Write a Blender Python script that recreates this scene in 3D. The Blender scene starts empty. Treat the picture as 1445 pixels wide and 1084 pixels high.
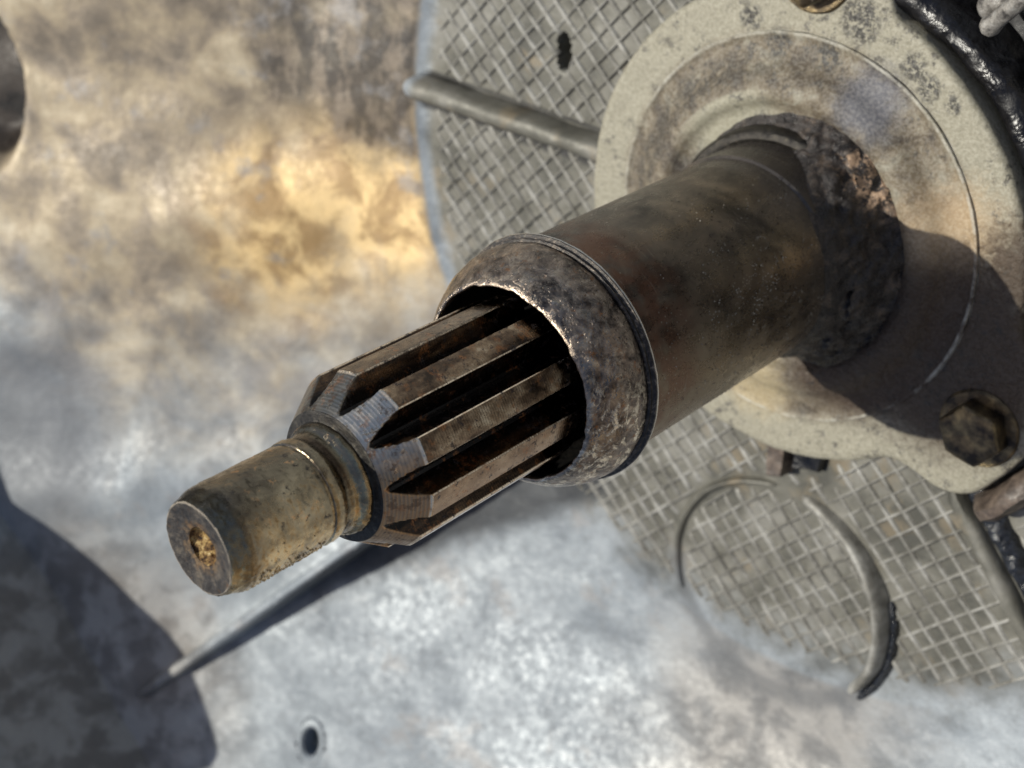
import bpy, bmesh, math, random
from mathutils import Vector, Matrix, noise
R = math.radians
random.seed(4)
S = bpy.context.scene
COL = S.collection
# ------------------------------------------------------------------ camera, light, exposure
S.unit_settings.scale_length = 0.01            # one unit is a centimetre
cd = bpy.data.cameras.new('camera')
cd.sensor_width = 36.0; cd.lens = 36.0 * 2000 / 1445
cd.clip_start = 0.5; cd.clip_end = 500
cd.dof.use_dof = True; cd.dof.focus_distance = 21.3; cd.dof.aperture_fstop = 0.265
cam = bpy.data.objects.new('camera', cd); COL.objects.link(cam); S.camera = cam
cx = Vector((0.74907581, 0.0, -0.66248429)); cy = Vector((0.31547602, -0.87933618, 0.35671104)); cz = Vector((-0.5825464, -0.47620152, -0.65868946))
m = Matrix.Identity(4)
for i in range(3):
    m[i][0] = cx[i]; m[i][1] = -cy[i]; m[i][2] = -cz[i]
CAM = Vector((13.37544223, 10.87951951, 23.42126524))
m.translation = CAM
cam.matrix_world = m
SUN_AZ, SUN_EL = 157.5, 66.0
w = bpy.data.worlds.new('World'); S.world = w; w.use_nodes = True
wn = w.node_tree.nodes; wl = w.node_tree.links
sky = wn.new('ShaderNodeTexSky'); sky.sky_type = 'NISHITA'; sky.sun_disc = False
sky.sun_elevation = R(SUN_EL); sky.sun_rotation = R(90 - SUN_AZ); sky.air_density = 1.0; sky.dust_density = 2.2
bg = wn['Background']; bg.inputs[1].default_value = 0.085
wl.new(sky.outputs[0], bg.inputs[0])
sd = bpy.data.lights.new('sun', 'SUN'); sd.energy = 3.7; sd.angle = R(0.5); sd.color = (1.0, 0.965, 0.86)
sun = bpy.data.objects.new('sun', sd); COL.objects.link(sun)
sv = Vector((math.cos(R(SUN_AZ)) * math.cos(R(SUN_EL)), math.sin(R(SUN_AZ)) * math.cos(R(SUN_EL)), math.sin(R(SUN_EL))))
sun.rotation_euler = sv.to_track_quat('Z', 'Y').to_euler(); sun.location = sv * 60
S.view_settings.view_transform = 'Standard'; S.view_settings.look = 'None'
S.view_settings.gamma = 1.0; S.view_settings.exposure = 0.15


def unp(u, v, z):
    """the point at height z seen at photo pixel u, v"""
    d = cx * (u - 722.5) / 2000 + cy * (v - 542) / 2000 + cz
    return CAM + d * ((z - CAM.z) / d.z)


# ------------------------------------------------------------------ node helper
class NT:
    def __init__(s, name):
        s.m = bpy.data.materials.new(name); s.m.use_nodes = True
        s.t = s.m.node_tree; s.t.nodes.clear()
        s.out = s.t.nodes.new('ShaderNodeOutputMaterial'); s.b = s.t.nodes.new('ShaderNodeBsdfPrincipled')
        s.t.links.new(s.b.outputs[0], s.out.inputs[0])
        s.pos = s.t.nodes.new('ShaderNodeNewGeometry').outputs['Position']

    def put(s, sock, v):
        if isinstance(v, bpy.types.NodeSocket): s.t.links.new(v, sock)
        elif isinstance(v, (tuple, list)) and len(v) == 3 and sock.type == 'RGBA': sock.default_value = (*v, 1)
        else: sock.default_value = v

    def vec(s, sc=(1, 1, 1), off=(0, 0, 0), rot=(0, 0, 0), src=None):
        n = s.t.nodes.new('ShaderNodeMapping'); s.put(n.inputs[0], src or s.pos)
        n.inputs['Location'].default_value = off; n.inputs['Scale'].default_value = sc; n.inputs['Rotation'].default_value = rot
        return n.outputs[0]

    def noise(s, scale, detail=4, rough=0.55, vec=None, dist=0.0, out=0):
        n = s.t.nodes.new('ShaderNodeTexNoise'); s.put(n.inputs['Vector'], vec or s.pos)
        n.inputs['Scale'].default_value = scale; n.inputs['Detail'].default_value = detail
        n.inputs['Roughness'].default_value = rough; n.inputs['Distortion'].default_value = dist
        return n.outputs[out]

    def voro(s, scale, vec=None, feature='F1', rnd=1.0):
        n = s.t.nodes.new('ShaderNodeTexVoronoi'); n.feature = feature; s.put(n.inputs['Vector'], vec or s.pos)
        n.inputs['Scale'].default_value = scale; n.inputs['Randomness'].default_value = rnd
        return n.outputs[0]

    def math(s, op, a, b=0.0, clamp=False):
        n = s.t.nodes.new('ShaderNodeMath'); n.operation = op; n.use_clamp = clamp
        s.put(n.inputs[0], a); s.put(n.inputs[1], b); return n.outputs[0]

    def rng(s, v, a, b, c=0.0, d=1.0, smooth=True):
        n = s.t.nodes.new('ShaderNodeMapRange'); n.interpolation_type = 'SMOOTHSTEP' if smooth else 'LINEAR'
        s.put(n.inputs[0], v)
        for i, x in enumerate((a, b, c, d)): n.inputs[i + 1].default_value = x
        return n.outputs[0]

    def mix(s, a, b, f, mode='MIX'):
        n = s.t.nodes.new('ShaderNodeMix'); n.data_type = 'RGBA'; n.blend_type = mode
        s.put(n.inputs[0], f); s.put(n.inputs[6], a); s.put(n.inputs[7], b); return n.outputs[2]

    def ramp(s, v, stops):
        n = s.t.nodes.new('ShaderNodeValToRGB'); e = n.color_ramp.elements
        while len(e) < len(stops): e.new(0.5)
        for el, (p, c) in zip(e, stops): el.position = p; el.color = (*c, 1)
        s.put(n.inputs[0], v); return n.outputs[0]

    def axis(s, i, src=None):
        n = s.t.nodes.new('ShaderNodeSeparateXYZ'); s.put(n.inputs[0], src or s.pos); return n.outputs[i]

    def blob(s, c, r0, r1, warp=None, amt=0.0):
        """1 inside r0 of the point c, 0 beyond r1, ragged by a noise"""
        n = s.t.nodes.new('ShaderNodeVectorMath'); n.operation = 'DISTANCE'
        s.put(n.inputs[0], s.pos); n.inputs[1].default_value = tuple(c); d = n.outputs['Value']
        if warp is not None: d = s.math('ADD', d, s.math('MULTIPLY', s.math('SUBTRACT', warp, 0.5), amt))
        return s.rng(d, r0, r1, 1.0, 0.0)

    def radius(s):
        n = s.t.nodes.new('ShaderNodeVectorMath'); n.operation = 'LENGTH'
        s.put(n.inputs[0], s.vec((1, 1, 0))); return n.outputs['Value']

    def az(s):
        return s.math('MULTIPLY', s.math('ARCTAN2', s.axis(1), s.axis(0)), 180 / math.pi)

    def bump(s, h, strength=0.5, dist=0.02, prev=None):
        n = s.t.nodes.new('ShaderNodeBump'); n.inputs['Strength'].default_value = strength; n.inputs['Distance'].default_value = dist
        s.put(n.inputs['Height'], h)
        if prev is not None: s.put(n.inputs['Normal'], prev)
        return n.outputs[0]

    def done(s, color, rough, metal=0.0, normal=None, spec=0.5, coat=None, coat_rough=0.1):
        s.put(s.b.inputs['Base Color'], color); s.put(s.b.inputs['Roughness'], rough); s.put(s.b.inputs['Metallic'], metal)
        s.put(s.b.inputs['Specular IOR Level'], spec)
        if normal is not None: s.put(s.b.inputs['Normal'], normal)
        if coat is not None: s.put(s.b.inputs['Coat Weight'], coat); s.b.inputs['Coat Roughness'].default_value = coat_rough
        return s.m


# ------------------------------------------------------------------ shape of the housing surface
LOWRIB_AZ = -134.0


def bell_z(x, y):
    r = math.hypot(x, y); az = math.degrees(math.atan2(y, x))
    left = max(0.0, min(1.0, (abs(az) - 135) / 25.0))            # far wall: sharper step at its foot
    z = -1.0
    if r > 10.9:
        t = min(1, (r - 10.9) / 0.7); s = t * t * (3 - 2 * t)
        z += 0.24 * left * s
    if r > 11.2:
        t = r - 11.2
        z += 0.47 * (t * t / (t + 1.2 + 1.6 * (1 - left)))
    if r > 11:
        q = min(1, (r - 11) / 3)
        z += q * (0.55 * noise.noise(Vector((x * 0.16, y * 0.16, 3.1))) + 0.16 * noise.noise(Vector((x * 0.5, y * 0.5, 9.1))))
        # shallow outer swellings of the cast wall
        z += q * 0.5 * math.exp(-(((x + 16.5) / 2.6) ** 2 + ((y + 3.4) / 1.5) ** 2))
    z += 0.02 * noise.noise(Vector((x * 1.3, y * 1.3, 5)))
    # dark slot next to the cover
    d = math.hypot((x - SLOT.x) / 0.13, (y - SLOT.y) / 0.36)
    z -= 1.5 * max(0, min(1, (1.3 - d) / 0.4))
    # threaded hole pocket
    hx = Vector((cx.x, cx.y)).normalized(); ex = (x - THR.x) * hx.x + (y - THR.y) * hx.y; ey = -(x - THR.x) * hx.y + (y - THR.y) * hx.x
    d = math.hypot(ex / 0.62, ey)
    if d < 0.62: z -= 2.2
    # round pocket at the far left
    d = math.hypot(x - PKT.x, (y - PKT.y) / 1.5)
    z -= 1.5 * max(0, min(1, (1.95 - d) / 0.8))
    return z


def hit(u, v):
    """first point of the housing surface seen at a photo pixel"""
    d = cx * (u - 722.5) / 2000 + cy * (v - 542) / 2000 + cz
    t = 22.0
    for _ in range(600):
        P = CAM + d * t
        if P.z < bell_z(P.x, P.y): break
        t += 0.06
    return P


SLOT = Vector((99, 99, 0)); THR = SLOT.copy(); PKT = SLOT.copy()
s_ = unp(796, 74, -1.0); t_ = hit(440, 1046); p_ = hit(-62, 112)
SLOT, THR, PKT = s_, t_, p_


# ------------------------------------------------------------------ materials
def mat_stub():
    n = NT('bronzed_steel')
    z = n.axis(2)
    base = n.ramp(n.noise(1.6, 8, 0.6, dist=0.3), [(0.36, (0.12, 0.098, 0.072)), (0.46, (0.22, 0.18, 0.125)), (0.56, (0.33, 0.27, 0.18)), (0.68, (0.46, 0.38, 0.26))])
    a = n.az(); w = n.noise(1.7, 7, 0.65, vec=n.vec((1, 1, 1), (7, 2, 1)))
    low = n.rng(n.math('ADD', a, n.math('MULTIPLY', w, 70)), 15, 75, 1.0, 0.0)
    base = n.mix(base, n.mix((0.28, 0.20, 0.115), (0.86, 0.64, 0.36), n.rng(n.noise(2.2, 8, 0.65, vec=n.vec((1, 1, 1), (2, 2, 6))), 0.4, 0.58)), n.math('MULTIPLY', low, 0.85))  # golden reflection on the lower side painted into the colour
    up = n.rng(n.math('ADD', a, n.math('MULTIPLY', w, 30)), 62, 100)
    base = n.mix(base, (0.13, 0.11, 0.085), n.math('MULTIPLY', up, 0.55))  # upper side painted darker, like its dimmer reflections
    gold = n.math('MULTIPLY', n.rng(n.noise(5, 9, 0.75, vec=n.vec((1, 1, 1), (3, 5, 1))), 0.58, 0.63), n.rng(z, 13.7, 14.0, 1.0, 0.3))
    base = n.mix(base, (0.75, 0.42, 0.2), n.math('MULTIPLY', gold, 0.6))
    dk = n.rng(n.noise(6, 10, 0.75, vec=n.vec((1, 1, 1), (3, 9, 4))), 0.59, 0.65)
    base = n.mix(base, (0.04, 0.03, 0.024), n.math('MULTIPLY', dk, 0.7))
    tip = n.math('MULTIPLY', n.rng(n.math('ADD', z, n.math('MULTIPLY', w, 0.6)), 14.3, 14.62, 0, 1), n.rng(a, -15, 25))
    base = n.mix(base, (0.13, 0.118, 0.105), n.math('MULTIPLY', tip, n.rng(n.noise(7, 8, 0.72), 0.35, 0.6, 0.95, 0.3)))
    grv = n.math('MULTIPLY', n.rng(z, 12.42, 12.5), n.rng(z, 12.58, 12.66, 1.0, 0.0))
    base = n.mix(base, (0.05, 0.035, 0.025), n.math('MULTIPLY', grv, n.rng(w, 0.35, 0.55, 0.4, 0.95)))
    b = n.bump(n.noise(14, 9, 0.74), 0.3, 0.016)
    b = n.bump(n.noise(1.0, 3, 0.6, vec=n.vec((0.5, 0.5, 40))), 0.22, 0.008, b)
    b = n.bump(dk, 0.4, 0.015, b)
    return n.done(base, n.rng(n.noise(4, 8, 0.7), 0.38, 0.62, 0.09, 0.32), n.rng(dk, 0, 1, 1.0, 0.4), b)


def mat_hole():
    n = NT('rusty_gold_centre_hole')
    c = n.ramp(n.noise(9, 8, 0.7), [(0.40, (0.03, 0.02, 0.015)), (0.49, (0.25, 0.14, 0.055)), (0.57, (0.72, 0.50, 0.2)), (0.68, (0.9, 0.8, 0.5))])
    return n.done(c, 0.45, 0.35, n.bump(n.noise(20, 8, 0.75), 1.0, 0.06))


def mat_face():
    n = NT('oxidised_end_face')
    c = n.ramp(n.noise(5, 10, 0.75), [(0.38, (0.014, 0.012, 0.011)), (0.52, (0.055, 0.047, 0.04)), (0.64, (0.14, 0.115, 0.085))])
    nh = n.rng(n.math('ADD', n.radius(), n.math('MULTIPLY', n.noise(6, 7, 0.7), 0.3)), 0.38, 0.62, 1.0, 0.0)
    c = n.mix(c, n.mix((0.03, 0.02, 0.014), (0.30, 0.19, 0.09), n.rng(n.noise(9, 8, 0.75), 0.45, 0.6)), n.math('MULTIPLY', nh, 0.85))
    rust = n.rng(n.noise(5, 6, 0.7, vec=n.vec((1, 1, 1), (5, 5, 1))), 0.56, 0.7)
    c = n.mix(c, (0.42, 0.36, 0.28), n.math('MULTIPLY', n.rng(n.math('ADD', n.radius(), n.math('MULTIPLY', n.noise(8, 5), 0.03)), 0.672, 0.692), 0.8))
    c = n.mix(c, (0.16, 0.085, 0.035), n.math('MULTIPLY', rust, 0.7))
    return n.done(c, n.rng(n.noise(9, 5), 0.3, 0.7, 0.4, 0.7), 0.4, n.bump(n.noise(22, 9, 0.75), 0.9, 0.03))


def mat_spline():
    n = NT('worn_spline_steel')
    z = n.axis(2); r = n.radius(); a = n.az()
    lines = n.t.nodes.new('ShaderNodeTexWave'); lines.wave_type = 'BANDS'; lines.bands_direction = 'Z'
    lines.inputs['Scale'].default_value = 6.5; lines.inputs['Distortion'].default_value = 0.3; lines.inputs['Detail'].default_value = 2
    lines.inputs['Detail Scale'].default_value = 3
    n.put(lines.inputs['Vector'], n.pos)
    w = n.noise(1.5, 8, 0.65, dist=0.2)
    top = n.ramp(n.noise(2.2, 9, 0.68, vec=n.vec((1, 1, 0.7))), [(0.37, (0.045, 0.030, 0.020)), (0.46, (0.15, 0.097, 0.06)), (0.55, (0.33, 0.23, 0.145)), (0.66, (0.64, 0.51, 0.36))])
    top = n.mix(top, (0.55, 0.34, 0.2), n.math('MULTIPLY', n.rng(n.math('ADD', a, n.math('MULTIPLY', w, 40)), 0, 50, 1.0, 0.0), 0.55))  # lower teeth tinted warm, painting in the housing's reflection
    top = n.mix(top, (0.10, 0.085, 0.07), n.math('MULTIPLY', n.rng(a, 76, 92), 0.6))  # upper teeth darkened in the colour to look less lit
    # bare steel on the lead-in bevels, warmer and browner on the lower teeth
    bev = n.rng(n.math('ADD', z, n.math('MULTIPLY', n.noise(9, 5), 0.10)), 11.6, 11.64)
    bc = n.mix((0.50, 0.46, 0.41), (0.42, 0.27, 0.155), n.rng(a, 15, 48, 1.0, 0.0))
    bc = n.mix(bc, (0.24, 0.22, 0.19), n.rng(a, 75, 90))
    bc = n.mix(bc, (0.16, 0.09, 0.05), n.math('MULTIPLY', n.rng(n.noise(5, 9, 0.72), 0.52, 0.62), 0.7))
    top = n.mix(top, bc, bev)
    top = n.mix(top, (0.03, 0.02, 0.016), n.math('MULTIPLY', n.rng(lines.outputs[1], 0.3, 1.0), n.rng(bev, 0, 1, 0.05, 0.16)))
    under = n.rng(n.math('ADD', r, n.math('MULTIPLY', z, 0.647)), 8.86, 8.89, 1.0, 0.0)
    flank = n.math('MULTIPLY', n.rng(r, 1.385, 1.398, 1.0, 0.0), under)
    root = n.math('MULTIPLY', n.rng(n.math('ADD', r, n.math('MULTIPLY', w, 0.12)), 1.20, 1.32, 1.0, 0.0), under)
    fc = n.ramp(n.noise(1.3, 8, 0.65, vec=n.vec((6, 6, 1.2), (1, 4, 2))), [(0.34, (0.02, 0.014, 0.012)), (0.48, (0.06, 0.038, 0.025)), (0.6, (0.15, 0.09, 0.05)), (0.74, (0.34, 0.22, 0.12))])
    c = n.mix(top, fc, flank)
    c = n.mix(c, (0.010, 0.009, 0.009), n.math('MULTIPLY', root, 0.96))  # tooth gaps shaded near black towards the root
    # glint painted along the edges of each tooth
    ed = n.math('MULTIPLY', n.rng(r, 1.385, 1.398), n.rng(r, 1.4155, 1.4195, 1.0, 0.0))
    c = n.mix(c, (0.85, 0.68, 0.50), n.math('MULTIPLY', ed, n.rng(n.noise(5, 6, 0.7), 0.36, 0.52, 0.15, 1.0)))
    gr = n.rng(n.noise(7, 10, 0.75), 0.575, 0.62)
    c = n.mix(c, (0.035, 0.018, 0.013), n.math('MULTIPLY', gr, 0.8))
    rust = n.rng(n.noise(4.2, 9, 0.7, vec=n.vec((1, 1, 1), (9, 1, 3))), 0.55, 0.64)
    c = n.mix(c, (0.42, 0.17, 0.06), n.math('MULTIPLY', rust, 0.45))
    b = n.bump(n.math('MULTIPLY', lines.outputs[1], n.rng(bev, 0, 1, 0.3, 1.0)), 0.3, 0.006)
    b = n.bump(n.noise(13, 9, 0.74), 0.3, 0.018, b)
    b = n.bump(gr, 0.7, 0.018, b)
    ro = n.rng(n.noise(4, 8, 0.72), 0.38, 0.62, 0.08, 0.34)
    ro = n.math('ADD', ro, n.math('MULTIPLY', bev, 0.2))
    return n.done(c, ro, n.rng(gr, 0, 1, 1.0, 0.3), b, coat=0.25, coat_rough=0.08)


def mat_shoulder():
    n = NT('dark_shoulder_steel')
    c = n.ramp(n.noise(8, 9, 0.7), [(0.35, (0.012, 0.011, 0.011)), (0.6, (0.05, 0.045, 0.038)), (0.75, (0.2, 0.17, 0.12))])
    return n.done(c, 0.42, 0.7, n.bump(n.noise(24, 8, 0.7), 0.6, 0.03))


def mat_sleeve():
    n = NT('heat_stained_sleeve_steel')
    z = n.axis(2); a = n.az()
    w = n.noise(1.1, 6, 0.6, dist=0.4)
    c = n.ramp(n.noise(0.9, 8, 0.62, dist=0.5), [(0.36, (0.075, 0.068, 0.062)), (0.48, (0.16, 0.14, 0.12)), (0.62, (0.26, 0.22, 0.18))])
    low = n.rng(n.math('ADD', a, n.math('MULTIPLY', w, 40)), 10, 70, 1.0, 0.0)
    c = n.mix(c, (0.36, 0.285, 0.20), n.math('MULTIPLY', low, 0.7))  # lower side painted lighter, like light bounced off the housing
    red = n.math('MULTIPLY', n.rng(n.math('ADD', z, n.math('MULTIPLY', w, 1.6)), 6.3, 7.6), n.rng(n.noise(1.4, 6, 0.6), 0.36, 0.6))
    c = n.mix(c, (0.20, 0.095, 0.06), n.math('MULTIPLY', red, 0.75))
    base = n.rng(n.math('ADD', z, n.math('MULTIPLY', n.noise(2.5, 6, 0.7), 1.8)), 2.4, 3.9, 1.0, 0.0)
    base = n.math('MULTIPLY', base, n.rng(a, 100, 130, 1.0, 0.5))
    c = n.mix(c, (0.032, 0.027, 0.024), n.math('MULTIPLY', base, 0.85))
    speck = n.rng(n.noise(9, 9, 0.72, vec=n.vec((1, 1, 1), (4, 4, 1))), 0.60, 0.68)
    c = n.mix(c, (0.012, 0.01, 0.01), n.math('MULTIPLY', speck, 0.7))
    dots = n.math('MULTIPLY', n.rng(n.voro(9), 0.10, 0.15, 1.0, 0.0), n.rng(n.noise(1.3, 3), 0.5, 0.62))
    c = n.mix(c, (0.45, 0.43, 0.38), n.math('MULTIPLY', dots, 0.8))
    pits = n.rng(n.voro(11), 0.08, 0.25)
    c = n.mix(c, (0.015, 0.012, 0.01), n.math('MULTIPLY', n.math('MULTIPLY', n.rng(n.voro(6.5, vec=n.vec((1, 1, 1), (2, 2, 2))), 0.1, 0.2, 1.0, 0.0), n.rng(z, 5.6, 4.2)), 0.8))
    sc = n.math('MULTIPLY', n.rng(n.noise(1.6, 8, 0.7, vec=n.vec((1, 1, 14), rot=(0.05, 0.03, 0)), dist=0.3), 0.60, 0.64), n.rng(n.noise(1.1, 4), 0.45, 0.6))
    c = n.mix(c, (0.42, 0.38, 0.33), n.math('MULTIPLY', sc, 0.35))
    b = n.bump(n.noise(18, 10, 0.75), 0.35, 0.018)
    b = n.bump(pits, 0.3, 0.012, b)
    b = n.bump(n.noise(1.0, 3, 0.5, vec=n.vec((0.5, 0.5, 28))), 0.12, 0.01, b)
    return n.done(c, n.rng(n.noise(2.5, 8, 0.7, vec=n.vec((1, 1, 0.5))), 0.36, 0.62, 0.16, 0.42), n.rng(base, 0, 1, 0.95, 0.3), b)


def mat_collar():
    n = NT('scuffed_collar_steel')
    a = n.az(); z = n.axis(2)
    c = n.ramp(n.noise(3.2, 10, 0.7, dist=0.6), [(0.36, (0.045, 0.036, 0.033)), (0.46, (0.15, 0.12, 0.10)), (0.56, (0.28, 0.22, 0.175)), (0.68, (0.52, 0.43, 0.33))])
    scuff_glint = n.rng(n.noise(4.0, 10, 0.75, vec=n.vec((1, 1, 1.6), (2, 6, 1)), dist=0.5), 0.50, 0.58)
    patch = n.rng(n.math('ADD', a, n.math('MULTIPLY', n.noise(1.5, 4), 60)), 15, 62, 1.0, 0.12)
    c = n.mix(c, (0.85, 0.74, 0.58), n.math('MULTIPLY', scuff_glint, patch))  # scuffs brightened on the right side to paint in wall reflections
    rust = n.rng(n.noise(5.5, 8, 0.7, vec=n.vec((1, 1, 1), (8, 2, 5))), 0.57, 0.68)
    c = n.mix(c, (0.28, 0.12, 0.045), n.math('MULTIPLY', rust, 0.7))
    edge = n.rng(n.math('ADD', z, n.math('MULTIPLY', n.noise(11, 9, 0.75), 0.22)), 8.46, 8.54)
    c = n.mix(c, (0.42, 0.34, 0.26), n.math('MULTIPLY', edge, n.rng(n.noise(7, 8, 0.7), 0.38, 0.6, 0.0, 0.8)))
    b = n.bump(n.noise(9, 10, 0.72), 0.35, 0.025)
    b = n.bump(n.rng(n.voro(13), 0.05, 0.4), 0.3, 0.03, b)
    b = n.bump(scuff_glint, 0.3, 0.02, b)
    return n.done(c, n.rng(n.noise(7, 7, 0.7), 0.3, 0.7, 0.2, 0.42), 0.95, b)


def mat_black(name='black_grease', c0=(0.003, 0.003, 0.004), c1=(0.008, 0.007, 0.007), rough=0.26, bs=1.7, bd=0.2, c2=None):
    n = NT(name)
    st = [(0.4, c0), (0.7, c1)]
    if c2: st.append((0.85, c2))
    c = n.ramp(n.noise(bs, 8, 0.65), st)
    b = n.bump(n.noise(bs, 5, 0.55, dist=0.2), 0.6, bd)
    return n.done(c, n.rng(n.noise(bs * 1.7, 6, 0.6), 0.38, 0.66, rough, rough + 0.22), 0.0, b, spec=0.5)


def mat_seal():
    n = NT('black_seal_ring')
    r = n.radius()
    c = n.ramp(n.noise(10, 9, 0.72, dist=0.5), [(0.4, (0.012, 0.010, 0.009)), (0.54, (0.05, 0.04, 0.032)), (0.62, (0.2, 0.16, 0.12)), (0.74, (0.38, 0.32, 0.25))])
    e = n.math('MULTIPLY', n.rng(n.math('ADD', r, n.math('MULTIPLY', n.noise(5, 6, 0.7), 0.016)), 2.166, 2.180), n.rng(n.axis(2), 7.29, 7.31, 1.0, 0.0))
    c = n.mix(c, (0.62, 0.58, 0.52), e)  # edge highlight painted as bright metal
    return n.done(c, n.rng(e, 0, 1, 0.36, 0.22), n.rng(e, 0, 1, 0.2, 1.0), n.bump(n.noise(16, 8, 0.7), 0.6, 0.03))


def mat_inside():
    n = NT('dark_bore')
    return n.done(n.ramp(n.noise(6, 6), [(0.4, (0.004, 0.004, 0.004)), (0.7, (0.02, 0.016, 0.012))]), 0.6, 0.0, n.bump(n.noise(12, 6), 0.5, 0.04))


def mat_crust():
    n = NT('baked_grease_crust')
    c = n.ramp(n.noise(3.0, 10, 0.72, dist=0.8), [(0.40, (0.012, 0.010, 0.010)), (0.53, (0.04, 0.033, 0.029)), (0.63, (0.10, 0.076, 0.058)), (0.74, (0.24, 0.17, 0.11))])
    o = n.math('MULTIPLY', n.blob((2.05, 1.85, 0.3), 0.45, 0.95, n.noise(4, 6), 1.1), 1.0)
    c = n.mix(c, (0.50, 0.34, 0.22), n.math('MULTIPLY', o, n.rng(n.noise(6, 8, 0.7), 0.46, 0.6, 0, 0.85)))
    b = n.bump(n.noise(6, 8, 0.66, dist=0.4), 0.8, 0.08)
    return n.done(c, n.rng(n.noise(9, 6), 0.36, 0.64, 0.12, 0.55), 0.1, b)


def mat_cover():
    n = NT('grimy_cream_casting')
    r = n.radius()
    w1 = n.noise(1.3, 8, 0.62, dist=0.5); w2 = n.noise(4.2, 10, 0.75, dist=0.5, vec=n.vec((1, 1, 1), (4, 1, 2)))
    c = n.ramp(n.noise(9, 8, 0.65), [(0.3, (0.26, 0.242, 0.18)), (0.55, (0.325, 0.303, 0.23)), (0.75, (0.385, 0.362, 0.285))])
    # brown oil film on the raised dome
    dome = n.rng(n.math('ADD', r, n.math('MULTIPLY', w2, 0.6)), 4.15, 4.5, 1.0, 0.0)
    film = n.ramp(w1, [(0.36, (0.26, 0.24, 0.185)), (0.45, (0.19, 0.155, 0.105)), (0.53, (0.11, 0.085, 0.056)), (0.64, (0.05, 0.04, 0.032))])
    c = n.mix(c, film, n.math('MULTIPLY', dome, n.rng(w2, 0.3, 0.5, 0.8, 1.0)))
    tan = n.blob((3.55, 0.9, 0.2), 0.3, 1.5, w2, 1.4)
    c = n.mix(c, (0.50, 0.36, 0.21), n.math('MULTIPLY', tan, 0.8))
    tan2 = n.blob((-0.4, -3.3, 0.3), 0.5, 1.3, w2, 1.0)
    c = n.mix(c, (0.47, 0.38, 0.22), n.math('MULTIPLY', tan2, 0.75))
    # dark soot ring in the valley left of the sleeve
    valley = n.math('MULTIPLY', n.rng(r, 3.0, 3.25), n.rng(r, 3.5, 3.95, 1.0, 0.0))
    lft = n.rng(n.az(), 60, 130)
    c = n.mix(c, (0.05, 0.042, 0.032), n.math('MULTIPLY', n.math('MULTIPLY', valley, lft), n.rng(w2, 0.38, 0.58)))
    # pale smear between crust and valley
    sm = n.blob((-1.3, 2.1, 0.4), 0.5, 1.6, w2, 0.8)
    c = n.mix(c, (0.36, 0.345, 0.26), n.math('MULTIPLY', sm, n.rng(r, 2.95, 3.05, 0.8, 0.0)))
    # blue grey bare patch upper right
    bl = n.blob((1.6, 3.1, 0.3), 0.3, 0.95, w2, 0.9)
    c = n.mix(c, (0.11, 0.115, 0.14), n.math('MULTIPLY', bl, 0.85))
    # oil stain towards the lower bolt, also painting the sleeve's shadow browner and darker
    wet = n.blob((3.7, -1.5, 0.1), 1.5, 2.7, w2, 1.3)
    wet_shade = n.math('MAXIMUM', wet, n.blob((4.9, 0.5, 0.0), 0.5, 1.5, w2, 2.2))
    wet_shade = n.math('MAXIMUM', wet_shade, n.math('MULTIPLY', n.blob((1.9, -2.2, 0.3), 0.8, 1.9, w2, 0.8), 1.0))
    c = n.mix(c, (0.06, 0.040, 0.028), n.math('MULTIPLY', wet_shade, 0.93))
    # dirt flecks
    fl = n.math('MULTIPLY', n.rng(n.noise(4.2, 10, 0.78, vec=n.vec((1, 1, 1), (6, 3, 9))), 0.53, 0.60), n.math('MAXIMUM', n.rng(n.noise(0.8, 5, 0.6, vec=n.vec((1, 1, 1), (2, 3, 4))), 0.42, 0.58), n.blob((0.6, 4.3, 0.0), 0.8, 1.8)))
    c = n.mix(c, (0.05, 0.045, 0.04), n.math('MULTIPLY', fl, 0.85))
    for p, q in (((1100, 60), 0.35), ((1170, 80), 0.35), ((1290, 95), 0.30), ((1310, 125), 0.28), ((1345, 150), 0.2), ((1060, 25), 0.3), ((1215, 30), 0.5)):
        P = unp(p[0], p[1], 0.0)
        c = n.mix(c, (0.035, 0.033, 0.03), n.math('MULTIPLY', n.blob(P, q * 0.5, q * 1.1, n.noise(5, 10, 0.8), 1.6 * q), n.rng(n.noise(7, 9, 0.78), 0.44, 0.52)))
    ln = n.math('MULTIPLY', n.rng(n.math('ADD', r, n.math('MULTIPLY', w2, 0.04)), 3.98, 4.01), n.rng(n.math('ADD', r, n.math('MULTIPLY', w2, 0.04)), 4.06, 4.09, 1.0, 0.0))
    c = n.mix(c, (0.50, 0.48, 0.41), n.math('MULTIPLY', ln, n.rng(n.noise(1.5, 7, 0.7), 0.40, 0.62, 0.0, 0.75)))
    fine = n.noise(16, 8, 0.72)
    c = n.mix(c, n.mix((0.06, 0.055, 0.05), (0.6, 0.58, 0.52), n.rng(fine, 0.42, 0.6)), n.rng(wet_shade, 0, 1, 0.15, 0.04))
    b = n.bump(fine, 0.4, 0.035)
    b = n.bump(n.noise(3, 6, 0.6), 0.22, 0.10, b)
    b = n.bump(n.math('MULTIPLY', n.rng(n.noise(7, 5, 0.55), 0.45, 0.65), wet_shade), 0.5, 0.05, b)
    ro = n.rng(wet_shade, 0, 1, 0.5, 0.45)
    return n.done(c, ro, 0.05, b, spec=0.22)


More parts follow.
